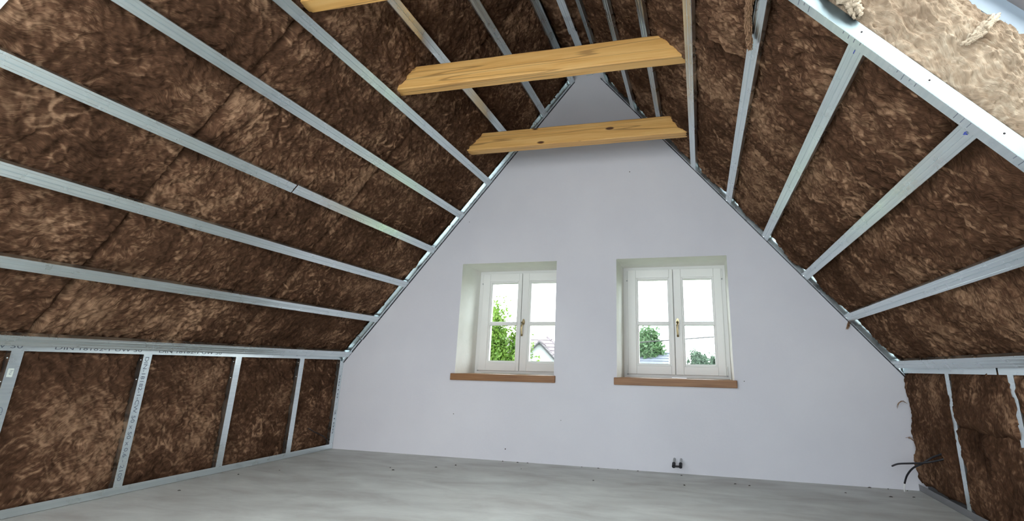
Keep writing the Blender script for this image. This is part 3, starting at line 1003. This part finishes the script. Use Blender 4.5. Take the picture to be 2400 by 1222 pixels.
def window(n, xa, xb, z0, z1, yf, sill=True, sgn=1, detail=True):
    """casement with two sashes; yf = plane of the frame's room face; sgn +1: outside is +y"""
    w = empty('window_%d' % n, (xa, yf, z0), kind='structure')
    L_ = xb - xa
    H_ = z1 - z0
    Y = lambda d: sgn * d

    def bx(mb, x0, d0, zz0, x1, d1, zz1):
        mb.box((x0, Y(d0), zz0), (x1, Y(d1), zz1))
    fr_ = MB()
    frame_ring(fr_, 0, L_, 0.0, H_, 0.048, Y(0.0), Y(0.07), wb=0.040)
    fr_.build('window_frame', M_PAINT, parent=w)
    if sill:
        pass
    mid = 0.440 * 0.5 * 2 * L_ / 0.888
    sashes = ((0.040, mid, 0.074, 0.030), (mid + 0.005, L_ - 0.034, 0.066, 0.064))
    for k, (x0, x1, wl, wr) in enumerate(sashes):
        zz0, zz1 = 0.024, H_ - 0.026
        wt, wb = 0.076, 0.072
        mb = MB()
        frame_ring(mb, x0, x1, zz0, zz1, 0.08, Y(-0.020), Y(0.045), wl, wr, wb, wt)
        s_ = mb.build('sash', M_PAINT, parent=w)
        bv = s_.modifiers.new('edge', 'BEVEL')
        bv.width = 0.004
        bv.segments = 2
        gx0, gx1, gz0, gz1 = x0 + wl, x1 - wr, zz0 + wb, zz1 - wt
        # beading around the panes, two steps back
        bd = MB()
        frame_ring(bd, gx0 - 0.002, gx1 + 0.002, gz0 - 0.002, gz1 + 0.002, 0.014, Y(-0.012), Y(0.040))
        frame_ring(bd, gx0 + 0.010, gx1 - 0.010, gz0 + 0.010, gz1 - 0.010, 0.009, Y(0.000), Y(0.040))
        bo = bd.build('glazing_bead', M_PAINT, parent=s_)
        bv = bo.modifiers.new('edge', 'BEVEL')
        bv.width = 0.003
        zc = 0.475 * H_
        gb = MB()
        bx(gb, gx0, -0.012, zc - 0.017, gx1, 0.044, zc + 0.017)
        g_ = gb.build('glazing_bar', M_PAINT, parent=s_)
        bv = g_.modifiers.new('edge', 'BEVEL')
        bv.width = 0.006
        bv.segments = 2
        for (pa, pb) in ((gz0, zc - 0.01), (zc + 0.01, gz1)):
            pn = MB()
            bx(pn, gx0, 0.0245, pa, gx1, 0.0285, pb)
            pn.build('pane', M_GLASS, parent=s_)
        if detail:
            hx = x0 - 0.006 if k == 0 else x1 + 0.006
            for hz0, hz1 in ((H_ - 0.115, H_ - 0.035), (0.03, 0.10)):
                MB().tube([(hx, Y(-0.012), hz0), (hx, Y(-0.012), hz1)], 0.0055, 8).build('hinge', M_PAINT, parent=s_)
                MB().tube([(hx, Y(-0.012), hz0 - 0.012), (hx, Y(-0.012), hz0 - 0.002)], 0.0062, 8).build('hinge_cap', M_GREYPL, parent=s_)
        if k == 1 and detail:
            hx = x0 + 0.027
            hz = zc + 0.0
            n_ = 16
            ros = MB()
            pl = [(0.013 * math.cos(2 * math.pi * i / n_), 0.030 * math.sin(2 * math.pi * i / n_)) for i in range(n_)]
            ros.prism(pl, lambda p, q: (hx + p[0], Y(q), hz + 0.012 + p[1]), -0.020, -0.027)
            h_ = ros.build('handle_plate', M_BRASS, parent=s_)
            pts = [(hx, Y(-0.024), hz + 0.012), (hx, Y(-0.045), hz + 0.012), (hx, Y(-0.060), hz + 0.004), (hx - 0.002, Y(-0.066), hz - 0.02), (hx - 0.003, Y(-0.066), hz - 0.06),
                   (hx - 0.002, Y(-0.060), hz - 0.095), (hx, Y(-0.056), hz - 0.118)]
            lv = MB().tube(pts, [0.009, 0.009, 0.0105, 0.0105, 0.0085, 0.0075, 0.0085], 10).build('handle_lever', M_BRASS, parent=s_, smooth=True)
    # rebate strip behind the gap between the sashes
    st = MB()
    bx(st, mid - 0.012, 0.014, 0.03, mid + 0.020, 0.040, H_ - 0.03)
    st.build('mullion_strip', M_PAINT, parent=w)
    return w


for i, (a, b_) in enumerate(WIN):
    w = window(i + 1, a, b_, WZ0 + 0.001, WZ1, YF)
    ov = ((0.027, 0.016), (0.020, 0.018))[i]
    sl = MB().box((a - ov[0], -0.030, WZ0 - 0.055), (b_ + ov[1], 0.0, WZ0)).box((a + 0.001, 0.0, WZ0 - 0.055), (b_ - 0.001, YF + 0.03, WZ0))
    so = sl.build('window_sill', M_OAK)
    so.parent = w
    so.matrix_parent_inverse = Matrix.Translation(w.location).inverted()
    bv = so.modifiers.new('edge', 'BEVEL')
    bv.width = 0.004
    bv.segments = 2


# skylights; only the first is seen, the others are added for brightness
def skylight(n, P, sk, inv):
    a, b_, c, d = sk
    w = empty('window_%d' % n, P(a, c, 0.33), kind='structure')
    o_ = Vector(w.location)

    def hx(s0, s1, y0, y1, q0, q1):
        return [tuple(Vector(P(s, y, q)) - o_) for q in (q0, q1) for s, y in ((s0, y0), (s1, y0), (s1, y1), (s0, y1))]

    def ring(name, e, wd, q0, q1, m):
        mb = MB()
        mb.hexa(hx(a - e, b_ + e, c + e, c + e - wd, q0, q1))
        mb.hexa(hx(a - e, b_ + e, d - e + wd, d - e, q0, q1))
        mb.hexa(hx(a - e, a - e + wd, c + e - wd, d - e + wd, q0, q1))
        mb.hexa(hx(b_ + e - wd, b_ + e, c + e - wd, d - e + wd, q0, q1))
        o = mb.build(name, m, parent=w)
        fix_normals(o)
    ring('frame', 0.06, 0.066, 0.285, 0.352, M_SKYL)
    ring('sash', 0.045, 0.090, 0.352, 0.41, M_SKYG)
    o = MB().hexa(hx(a + 0.01, b_ - 0.01, c - 0.01, d + 0.01, 0.385, 0.391)).build('pane', M_GLASS, parent=w)
    fix_normals(o)


skylight(3, PR, SKR, 1)
skylight(4, PR, SKR_ADDED, 1)
skylight(5, PL, SKL_ADDED, -1)
skylight(6, PL, SKL_ADDED2, -1)
# boards lining the added skylights behind the camera
for n_, (P, sk) in enumerate(((PR, SKR_ADDED), (PL, SKL_ADDED), (PL, SKL_ADDED2))):
    a, b_, c, d = sk
    mb = MB()
    for (s0, s1, y0, y1) in ((a - 0.02, a, c + 0.02, d - 0.02), (b_, b_ + 0.02, c + 0.02, d - 0.02), (a, b_, c + 0.02, c), (a, b_, d, d - 0.02)):
        mb.hexa([P(s, y, q_) for q_ in (0.03, 0.29) for s, y in ((s0, y0), (s1, y0), (s1, y1), (s0, y1))])
    o = mb.build('trim_%d' % (n_ + 1), M_PLASTER, kind='structure')
    fix_normals(o)
# added glazed double door in the rear gable, unseen, lets in extra light
dr = empty('added_door_1', (REAR_ADDED[0], YB - 0.15, REAR_ADDED[2]), kind='structure')
wd, hd = REAR_ADDED[1] - REAR_ADDED[0], REAR_ADDED[3] - REAR_ADDED[2]
for k in range(2):
    x0 = k * wd / 2
    frame_ring(MB(), x0, x0 + wd / 2, 0, hd, 0.09, -0.03, 0.03).build('leaf_frame', M_PAINT, parent=dr)
    MB().box((x0 + 0.085, -0.004, 0.085), (x0 + wd / 2 - 0.085, 0.004, hd - 0.085)).build('pane', M_GLASS, parent=dr)

# ------------------------------------------------------------------ small things
# radiator connection: two pipe stubs from the wall joined by a black block
rc = empty('radiator_pipe_stub', (2.995, 0, 0.0), 'pair of grey pipe stubs with black connector low on the gable wall', 'pipe')
for dx in (-0.024, 0.024):
    MB().tube([(dx, 0.01, 0.098), (dx, -0.02, 0.096), (dx - 0.001, -0.045, 0.088), (dx - 0.002, -0.075, 0.072)], [0.0085] * 4, 12).build('pipe', M_GREYPL, parent=rc, smooth=True)
    MB().tube([(dx - 0.002, -0.064, 0.078), (dx - 0.003, -0.094, 0.060)], [0.0125, 0.0125], 14).build('pipe_cap', M_BLACK, parent=rc)
MB().tube([(-0.030, -0.088, 0.062), (-0.014, -0.088, 0.062), (0.012, -0.088, 0.062), (0.026, -0.088, 0.062)], [0.0095, 0.007, 0.007, 0.0095], 10).build('connector_bar', M_BLACK, parent=rc)

# cables out of the right knee wall
def smooth_path(pts, n=6):
    pts = [Vector(p) for p in pts]
    out_ = []
    for i in range(len(pts) - 1):
        p0, p1, p2, p3 = pts[max(i - 1, 0)], pts[i], pts[i + 1], pts[min(i + 2, len(pts) - 1)]
        for k in range(n):
            q = k / n
            out_.append(0.5 * ((2 * p1) + (p2 - p0) * q + (2 * p0 - 5 * p1 + 4 * p2 - p3) * q * q + (3 * p1 - p0 - 3 * p2 + p3) * q ** 3))
    out_.append(pts[-1])
    return out_


RC = 0.0055
c1 = empty('electric_cable', (W, -0.44, 0.29), 'black cable sticking straight out towards the gable wall', 'cable', 'cables from the right knee wall')
c2 = empty('electric_cable', (W, -0.45, 0.275), 'black cable bending down to the floor with bare white end', 'cable', 'cables from the right knee wall')


def to_parent(mb, par):
    mb.v = [(p[0] - par.location.x, p[1] - par.location.y, p[2] - par.location.z) for p in mb.v]
    return mb


p1 = smooth_path([(W + 0.03, -0.462, 0.272), (W, -0.449, 0.263), (W - 0.05, -0.417, 0.241), (W - 0.10, -0.385, 0.225), (W - 0.14, -0.308, 0.208), (W - 0.17, -0.214, 0.188), (W - 0.185, -0.145, 0.163)])
to_parent(MB().tube(p1, RC, 10), c1).build('cable_sheath', M_BLACK, parent=c1, smooth=True)
p2 = smooth_path([(W + 0.03, -0.46, 0.305), (W, -0.437, 0.289), (W - 0.04, -0.399, 0.262), (W - 0.09, -0.372, 0.220), (W - 0.13, -0.337, 0.187), (W - 0.155, -0.296, 0.137), (W - 0.165, -0.265, 0.085)])
to_parent(MB().tube(p2, RC, 10), c2).build('cable_sheath', M_BLACK, parent=c2, smooth=True)
to_parent(MB().tube([p2[-1], p2[-1] + Vector((-0.002, 0.01, -0.025)), p2[-1] + Vector((-0.001, 0.016, -0.05))], 0.0048, 10), c2).build('bare_end', M_WHITE, parent=c2, smooth=True)
# short cable end in the left knee wall corner
c3 = empty('electric_cable', (-0.01, -0.3, 0.17), 'thin dark cable drooping over wool in left knee wall corner', 'cable')
p3 = smooth_path([(-0.03, -0.30, 0.20), (0.0, -0.25, 0.165), (0.006, -0.18, 0.135), (0.005, -0.12, 0.105), (0.003, -0.07, 0.058)])
to_parent(MB().tube(p3, 0.0035, 8), c3).build('cable_sheath', M_BLACK, parent=c3, smooth=True)


# loose tufts of wool
def tuft(label, pts, rad, seed, m=M_WOOL, strands=14, spread=0.010):
    rg = random.Random(seed)
    mb = MB()
    pts = smooth_path(pts, 9)
    for k in range(strands):
        off = Vector((rg.uniform(-1, 1), rg.uniform(-1, 1), rg.uniform(-1, 1))) * spread
        a0 = rg.randint(0, max(0, len(pts) // 3))
        a1 = rg.randint(2 * len(pts) // 3, len(pts))
        seg = [p + off * (0.5 + rg.random()) + Vector((rg.uniform(-1, 1), rg.uniform(-1, 1), rg.uniform(-1, 1))) * spread * 0.16 for p in pts[a0:a1]]
        if len(seg) < 3:
            continue
        n = len(seg)
        mb.tube(seg, [rad * (0.35 + 0.65 * math.sin(math.pi * (i + 0.6) / (n + 0.2))) * rg.uniform(0.6, 1.1) for i in range(n)], 6)
    o = mb.build('wool_tuft', m, label=label, cat='wool tuft', group='loose wool tufts', smooth=True)
    at = o.data.attributes.new('fib', 'FLOAT', 'POINT')
    at.data.foreach_set('value', np.full(len(o.data.vertices), 0.62, np.float32) + np.random.RandomState(seed).rand(len(o.data.vertices)).astype(np.float32) * 0.25)
    co = np.empty(len(o.data.vertices) * 3, np.float32)
    o.data.vertices.foreach_get('co', co)
    o.data.attributes.new('flow', 'FLOAT_VECTOR', 'POINT').data.foreach_set('vector', co)
    return o


q = lambda s, y, o_: PR(s, y, o_)
tuft('brown wool tuft dangling over the fifth right rail near the top', [q(1.70, -2.52, -0.02), q(1.735, -2.42, -0.02), q(1.75, -2.34, -0.016), q(1.745, -2.25, -0.012), q(1.72, -2.17, -0.022), q(1.70, -2.13, -0.03)], 0.0042, 1, strands=46, spread=0.011)
tuft('small wool tuft hanging from the right gable edge above the knee wall', [q(0.47, -0.02, -0.002), q(0.455, -0.03, -0.03), q(0.445, -0.035, -0.06)], 0.005, 2, strands=6, spread=0.006)
tuft('curled wool wisp at the right gable corner, halfway up the knee wall', [(W - 0.005, -0.03, 0.545), (W - 0.035, -0.035, 0.56), (W - 0.06, -0.03, 0.54), (W - 0.07, -0.03, 0.50)], 0.0016, 3, strands=5, spread=0.005)
tuft('small wool wisp on the right gable corner just above the cables', [(W, -0.03, 0.31), (W - 0.02, -0.03, 0.33), (W - 0.045, -0.03, 0.325)], 0.0016, 4, strands=5, spread=0.006)
tuft('twisted wool strip, colour lightened for daylight, hanging in the skylight opening', [q(1.09, -2.56, 0.275), q(1.085, -2.585, 0.22), q(1.08, -2.59, 0.17), q(1.085, -2.58, 0.13)], 0.0075, 5, m=M_WOOL_LIT, strands=20, spread=0.008)

tuft('puffy rolled wool bulging over the skylight profile near the top edge', [q(1.53, -2.54, 0.06), q(1.48, -2.56, 0.062), q(1.44, -2.565, 0.066), q(1.40, -2.56, 0.060), q(1.355, -2.545, 0.045)], 0.019, 6, m=M_WOOL_LIT, strands=12, spread=0.012)

# crumbs on the floor along the gable
CR = [(0.95, -0.55), (1.02, -0.62), (1.25, -0.42), (1.62, -0.02), (1.75, -0.03), (1.83, -0.02), (2.27, -0.02), (2.40, -0.025), (2.55, -0.02), (2.70, -0.02), (1.86, -0.25), (2.45, -0.45), (1.35, -0.30),
      (3.02, -0.07), (3.38, -0.22), (3.47, -0.24), (4.25, -0.02), (4.36, -0.02), (4.47, -0.03), (4.30, -0.26), (4.44, -0.22), (4.05, -0.24), (0.30, -0.9), (0.22, -1.55), (0.16, -1.1), (3.05, -0.38)]
CI = random.Random(3)
cm = []
for k in range(3):
    pts = []
    n = 6
    vs = [(0, 0, 0.9)]
    for ring_, zz in ((0.75, 0.55), (1.0, 0.1)):
        vs += [(ring_ * CI.uniform(0.75, 1.2) * math.cos(2 * math.pi * i / n), ring_ * CI.uniform(0.6, 1.1) * math.sin(2 * math.pi * i / n), zz) for i in range(n)]
    vs.append((0, 0, 0))
    fs = [(0, 1 + i, 1 + (i + 1) % n) for i in range(n)] + [(1 + i, 7 + i, 7 + (i + 1) % n, 1 + (i + 1) % n) for i in range(n)] + [(7 + (i + 1) % n, 7 + i, 13) for i in range(n)]
    me = bpy.data.meshes.new('cement_crumb')
    me.from_pydata(vs, [], fs)
    me.materials.append(M_CRUMB)
    cm.append(me)
for k, (x, y) in enumerate(CR):
    o = bpy.data.objects.new('cement_crumb', cm[k % 3])
    o.location = (x, y, 0)
    s = CI.uniform(0.004, 0.009)
    o.scale = (s * 1.3, s, s * 0.8)
    o.rotation_euler = (0, 0, CI.uniform(0, 6))
    COL.objects.link(o)
    tag(o, 'tiny dark cement crumb lying on the floor near the walls', 'crumb', 'crumbs on the cement floor')

# ------------------------------------------------------------------ outside
GZ = -3.2
M_GRASS, t, b = mat('lawn', rough=0.9)
v = coords(t)
t.links.new(ramp(t, noise(t, v, 0.4, 5), [(0.3, (0.03, 0.06, 0.015)), (0.7, (0.05, 0.09, 0.025))]), b.inputs['Base Color'])


def leaf_mat(name, c0, c1):
    m, t, b = mat(name, rough=0.6)
    v = coords(t)
    cc = ramp(t, noise(t, v, 3.0, 3), [(0.3, c0), (0.7, c1)])
    t.links.new(cc, b.inputs['Base Color'])
    tl = node(t, 'ShaderNodeBsdfTranslucent')
    t.links.new(cc, tl.inputs['Color'])
    ms = node(t, 'ShaderNodeMixShader')
    ms.inputs[0].default_value = 0.45
    t.links.new(b.outputs[0], ms.inputs[1])
    t.links.new(tl.outputs[0], ms.inputs[2])
    t.links.new(ms.outputs[0], t.nodes['Material Output'].inputs['Surface'])
    return m


M_LEAF1 = leaf_mat('bright_leaves', (0.052, 0.125, 0.014), (0.15, 0.245, 0.032))
M_LEAF2 = leaf_mat('mid_leaves', (0.048, 0.115, 0.045), (0.105, 0.185, 0.080))
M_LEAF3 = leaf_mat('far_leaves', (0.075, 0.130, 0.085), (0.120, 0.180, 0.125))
M_BARK, t, b = mat('bark', (0.05, 0.035, 0.025), rough=0.9)
M_RENDER, t, b = mat('house_render', (0.30, 0.32, 0.33), rough=0.85)
M_TILE, t, b = mat('weathered_roof_tiles', rough=0.8)
v = coords(t)
t.links.new(ramp(t, noise(t, v, 2.2, 4), [(0.3, (0.13, 0.112, 0.125)), (0.7, (0.17, 0.15, 0.16))]), b.inputs['Base Color'])
M_TILE2, t, b = mat('slate_blue_roof_tiles', (0.085, 0.100, 0.130), rough=0.7)
M_TRIM, t, b = mat('grey_verge', (0.045, 0.045, 0.05), rough=0.8)
M_PINK, t, b = mat('pink_render', (0.16, 0.11, 0.09), rough=0.85)
M_WIRE, t, b = mat('wire_black', (0.02, 0.02, 0.02), rough=0.6)

MB().box((-90, 0.9, GZ - 0.5), (90, 160, GZ)).build('lawn', M_GRASS, label='green lawn on the ground outside the windows', cat='lawn', kind='structure')


def tree(label, x, y, ztop, rx, ry, zlow, n, leaf, m, seed, name='tree', group='trees outside the windows', spiky=False):
    t_ = empty(name, (x, y, GZ), label, 'tree', group)
    rs = np.random.RandomState(seed)
    # clumps of leaves around branch tips
    nc = max(10, n // 60)
    hgt = ztop - zlow
    th = rs.rand(nc) * 2 * np.pi
    zz = rs.rand(nc)
    if spiky:
        prof = np.clip(1 - zz, 0.03, 1) ** 0.8
    else:
        prof = np.sqrt(np.clip(1 - (2 * zz - 0.85) ** 2 / 1.4, 0.05, 1))
    rad = np.sqrt(rs.rand(nc)) * prof
    C = np.stack([rad * rx * np.cos(th), rad * ry * np.sin(th), zz * hgt + zlow - GZ], -1)
    k = rs.randint(0, nc, n)
    P = C[k] + rs.randn(n, 3) * np.array([rx, ry, hgt]) * 0.085
    d1 = rs.randn(n, 3)
    d1 /= np.linalg.norm(d1, axis=1, keepdims=True)
    d2 = np.cross(d1, rs.randn(n, 3))
    d2 /= np.linalg.norm(d2, axis=1, keepdims=True)
    sz = leaf * (0.6 + 0.8 * rs.rand(n, 1))
    V = np.stack([P - d1 * sz, P + d2 * sz * 0.45, P + d1 * sz, P - d2 * sz * 0.45], 1).reshape(-1, 3)
    F = np.arange(4 * n).reshape(-1, 4)
    me = bpy.data.meshes.new('foliage')
    me.from_pydata(V.tolist(), [], F.tolist())
    me.materials.append(m)
    o = bpy.data.objects.new('foliage', me)
    COL.objects.link(o)
    o.parent = t_
    o['kind'] = 'stuff'
    tr_ = MB()
    tr_.tube([(0, 0, 0), (0.05 * rx, 0, (zlow - GZ) * 0.6), (0, 0.05, zlow - GZ + 0.5 * hgt), (0.02, 0, zlow - GZ + 0.85 * hgt)], [0.10 * rx + 0.04, 0.08 * rx + 0.03, 0.05 * rx, 0.012], 8)
    for kk in range(14):
        e = C[rs.randint(0, nc)]
        tr_.tube([(0, 0.0, e[2] * 0.75), (e[0] * 0.5, e[1] * 0.5, e[2] * 0.92), tuple(e)], [0.03 * rx, 0.018 * rx, 0.005], 5)
    tr_.build('trunk', M_BARK, parent=t_)
    return t_


tree('bright green feathery tree close outside the left window', -1.95, 8.0, 1.72, 0.76, 0.7, -2.2, 24000, 0.046, M_LEAF1, 21)
tree('slim leafy shoot rising above the bright green tree', -2.02, 8.4, 2.25, 0.28, 0.3, 0.6, 420, 0.06, M_LEAF1, 22, spiky=True)
tree('green shrub with yellow tips right of the feathery tree', -1.34, 8.2, 1.35, 0.40, 0.5, -2.4, 9000, 0.05, M_LEAF1, 23)
tree('sparse young tree in front of the white house', -2.65, 13.0, 1.45, 0.42, 0.4, -1.5, 520, 0.055, M_LEAF1, 24)
tree('broad green tree behind the slate roof', -0.5, 33.0, 3.0, 1.35, 1.4, -1.5, 12000, 0.15, M_LEAF2, 25)
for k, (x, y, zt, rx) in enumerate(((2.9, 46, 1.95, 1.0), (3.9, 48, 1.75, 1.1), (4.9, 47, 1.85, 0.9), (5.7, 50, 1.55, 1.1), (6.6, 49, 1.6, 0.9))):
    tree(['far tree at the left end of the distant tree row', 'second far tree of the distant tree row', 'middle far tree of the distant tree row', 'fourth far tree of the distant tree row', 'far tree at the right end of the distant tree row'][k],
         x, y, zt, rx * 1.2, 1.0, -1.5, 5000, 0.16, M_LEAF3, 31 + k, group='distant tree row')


def tiled_plane(root, p0, p1, p2, p3, rows, cols, m, th=0.05, name='roof_tile'):
    """roof slope p0-p1 eaves, p3-p2 ridge; rows of overlapping tile courses"""
    p0, p1, p2, p3 = [Vector(p) for p in (p0, p1, p2, p3)]
    nrm = (p1 - p0).cross(p3 - p0).normalized()
    for i in range(rows):
        a, b_ = i / rows, min(1.0, (i + 1.15) / rows)
        q0, q1 = p0.lerp(p3, a), p1.lerp(p2, a)
        q3, q2 = p0.lerp(p3, b_), p1.lerp(p2, b_)
        lo = nrm * th
        MB().hexa([q0, q1, q2, q3, q0 + lo, q1 + lo, q2 + lo * 0.3, q3 + lo * 0.3]).build(name, m, parent=root)


# white gabled house seen in the left window
hs = empty('house', (-4.55, 20, GZ), 'white rendered house with grey tiled roofs seen through the left window', 'house')
R_ = Matrix.Rotation(math.radians(14), 3, 'Z')


def hp(x, y, z):
    """local house point; x right, y depth, z above the eaves datum -> relative to root"""
    q = R_ @ Vector((x, y, 0))
    return (q.x, q.y, z - GZ)


ax, az, ez, hw = 0.0, 1.86, 0.20, 1.62
mb = MB()
mb.prism([(-hw, GZ), (hw, GZ), (hw, ez), (ax, az), (-hw, ez)], lambda p, y: hp(p[0], y, p[1]), 0.0, 5.0)
o = mb.build('gable_wing', M_RENDER, parent=hs)
fix_normals(o)
tiled_plane(hs, hp(hw + 0.15, -0.15, ez - 0.13), hp(hw + 0.15, 5.2, ez - 0.13), hp(0, 5.2, az + 0.03), hp(0, -0.15, az + 0.03), 9, 1, M_TILE, name='tile_course')
tiled_plane(hs, hp(0, -0.15, az + 0.03), hp(0, 5.2, az + 0.03), hp(-hw - 0.15, 5.2, ez - 0.13), hp(-hw - 0.15, -0.15, ez - 0.13), 9, 1, M_TILE, name='tile_course')
for sg in (-1, 1):
    vb = MB().tube([hp(0, -0.16, az + 0.03), hp(sg * (hw + 0.15), -0.16, ez - 0.13)], 0.045, 6)
    vb.build('verge', M_TRIM, parent=hs)
rt = MB()
for k in range(12):
    c0, c1_ = hp(0, -0.15 + k * 0.44, az + 0.07), hp(0, 0.25 + k * 0.44, az + 0.05)
    rt = MB().tube([c0, c1_], [0.085, 0.07], 8)
    rt.build('ridge_tile', M_TILE, parent=hs)
# main body behind with a hipped roof
mb = MB()
mb.hexa([hp(-4.2, 3.2, GZ), hp(2.6, 3.2, GZ), hp(2.6, 8.4, GZ), hp(-4.2, 8.4, GZ), hp(-4.2, 3.2, 0.3), hp(2.6, 3.2, 0.3), hp(2.6, 8.4, 0.3), hp(-4.2, 8.4, 0.3)])
o = mb.build('main_body', M_RENDER, parent=hs)
fix_normals(o)
zr = 2.45
tiled_plane(hs, hp(-4.4, 3.0, 0.15), hp(2.8, 3.0, 0.15), hp(0.1, 5.8, zr), hp(-4.4, 5.8, zr), 11, 1, M_TILE, name='tile_course')
tiled_plane(hs, hp(2.8, 3.0, 0.15), hp(2.8, 8.6, 0.15), hp(0.1, 5.85, zr), hp(0.1, 5.8, zr), 11, 1, M_TILE, name='tile_course')
for k in range(9):
    c0 = Vector(hp(0.1, 5.8, zr + 0.05)).lerp(Vector(hp(2.8, 3.0, 0.2)), k / 9)
    c1_ = Vector(hp(0.1, 5.8, zr + 0.05)).lerp(Vector(hp(2.8, 3.0, 0.2)), (k + 0.9) / 9)
    MB().tube([c0, c1_], [0.075, 0.09], 8).build('hip_tile', M_TILE, parent=hs)

# slate roofed house in the right window
h2 = empty('house', (0.0, 30, GZ), 'house with slate blue tiled roof seen low in the right window', 'house')
o = MB().hexa([(-2.6, 0, 0), (1.0, 0, 0), (1.0, 6, 0), (-2.6, 6, 0), (-2.6, 0, -GZ + 0.7), (1.0, 0, -GZ + 0.7), (1.0, 6, -GZ + 0.7), (-2.6, 6, -GZ + 0.7)]).build('walls', M_RENDER, parent=h2)
fix_normals(o)
tiled_plane(h2, (-2.8, -0.3, -GZ + 0.62), (1.15, -0.3, -GZ + 0.62), (1.05, 2.8, -GZ + 1.75), (-2.7, 2.8, -GZ + 1.75), 6, 1, M_TILE2, th=0.07, name='tile_course')
MB().tube([(-2.7, 2.8, -GZ + 1.80), (1.05, 2.8, -GZ + 1.80)], 0.07, 8).build('ridge_cap', M_TILE2, parent=h2)
h3 = empty('house', (2.75, 44, GZ), 'tiny pink house beneath the distant tree row', 'house')
MB().box((0, 0, 0), (0.7, 2, -GZ + 0.95)).build('walls', M_PINK, parent=h3)
MB().prism([(-0.1, -GZ + 0.95), (0.8, -GZ + 0.95), (0.35, -GZ + 1.15)], lambda p, y: (p[0], y, p[1]), -0.1, 2.1).build('roof', M_TILE, parent=h3)
# overhead wire
o = MB().tube([(-14 + k * 2.0, 29, 2.361 + 0.081 * (-14 + k * 2.0 + 0.578) + 0.0006 * (k * 2.0 - 16) ** 2) for k in range(16)], 0.035, 6).build('overhead_wire', M_WIRE, label='black overhead wire crossing behind the right window', cat='wire')
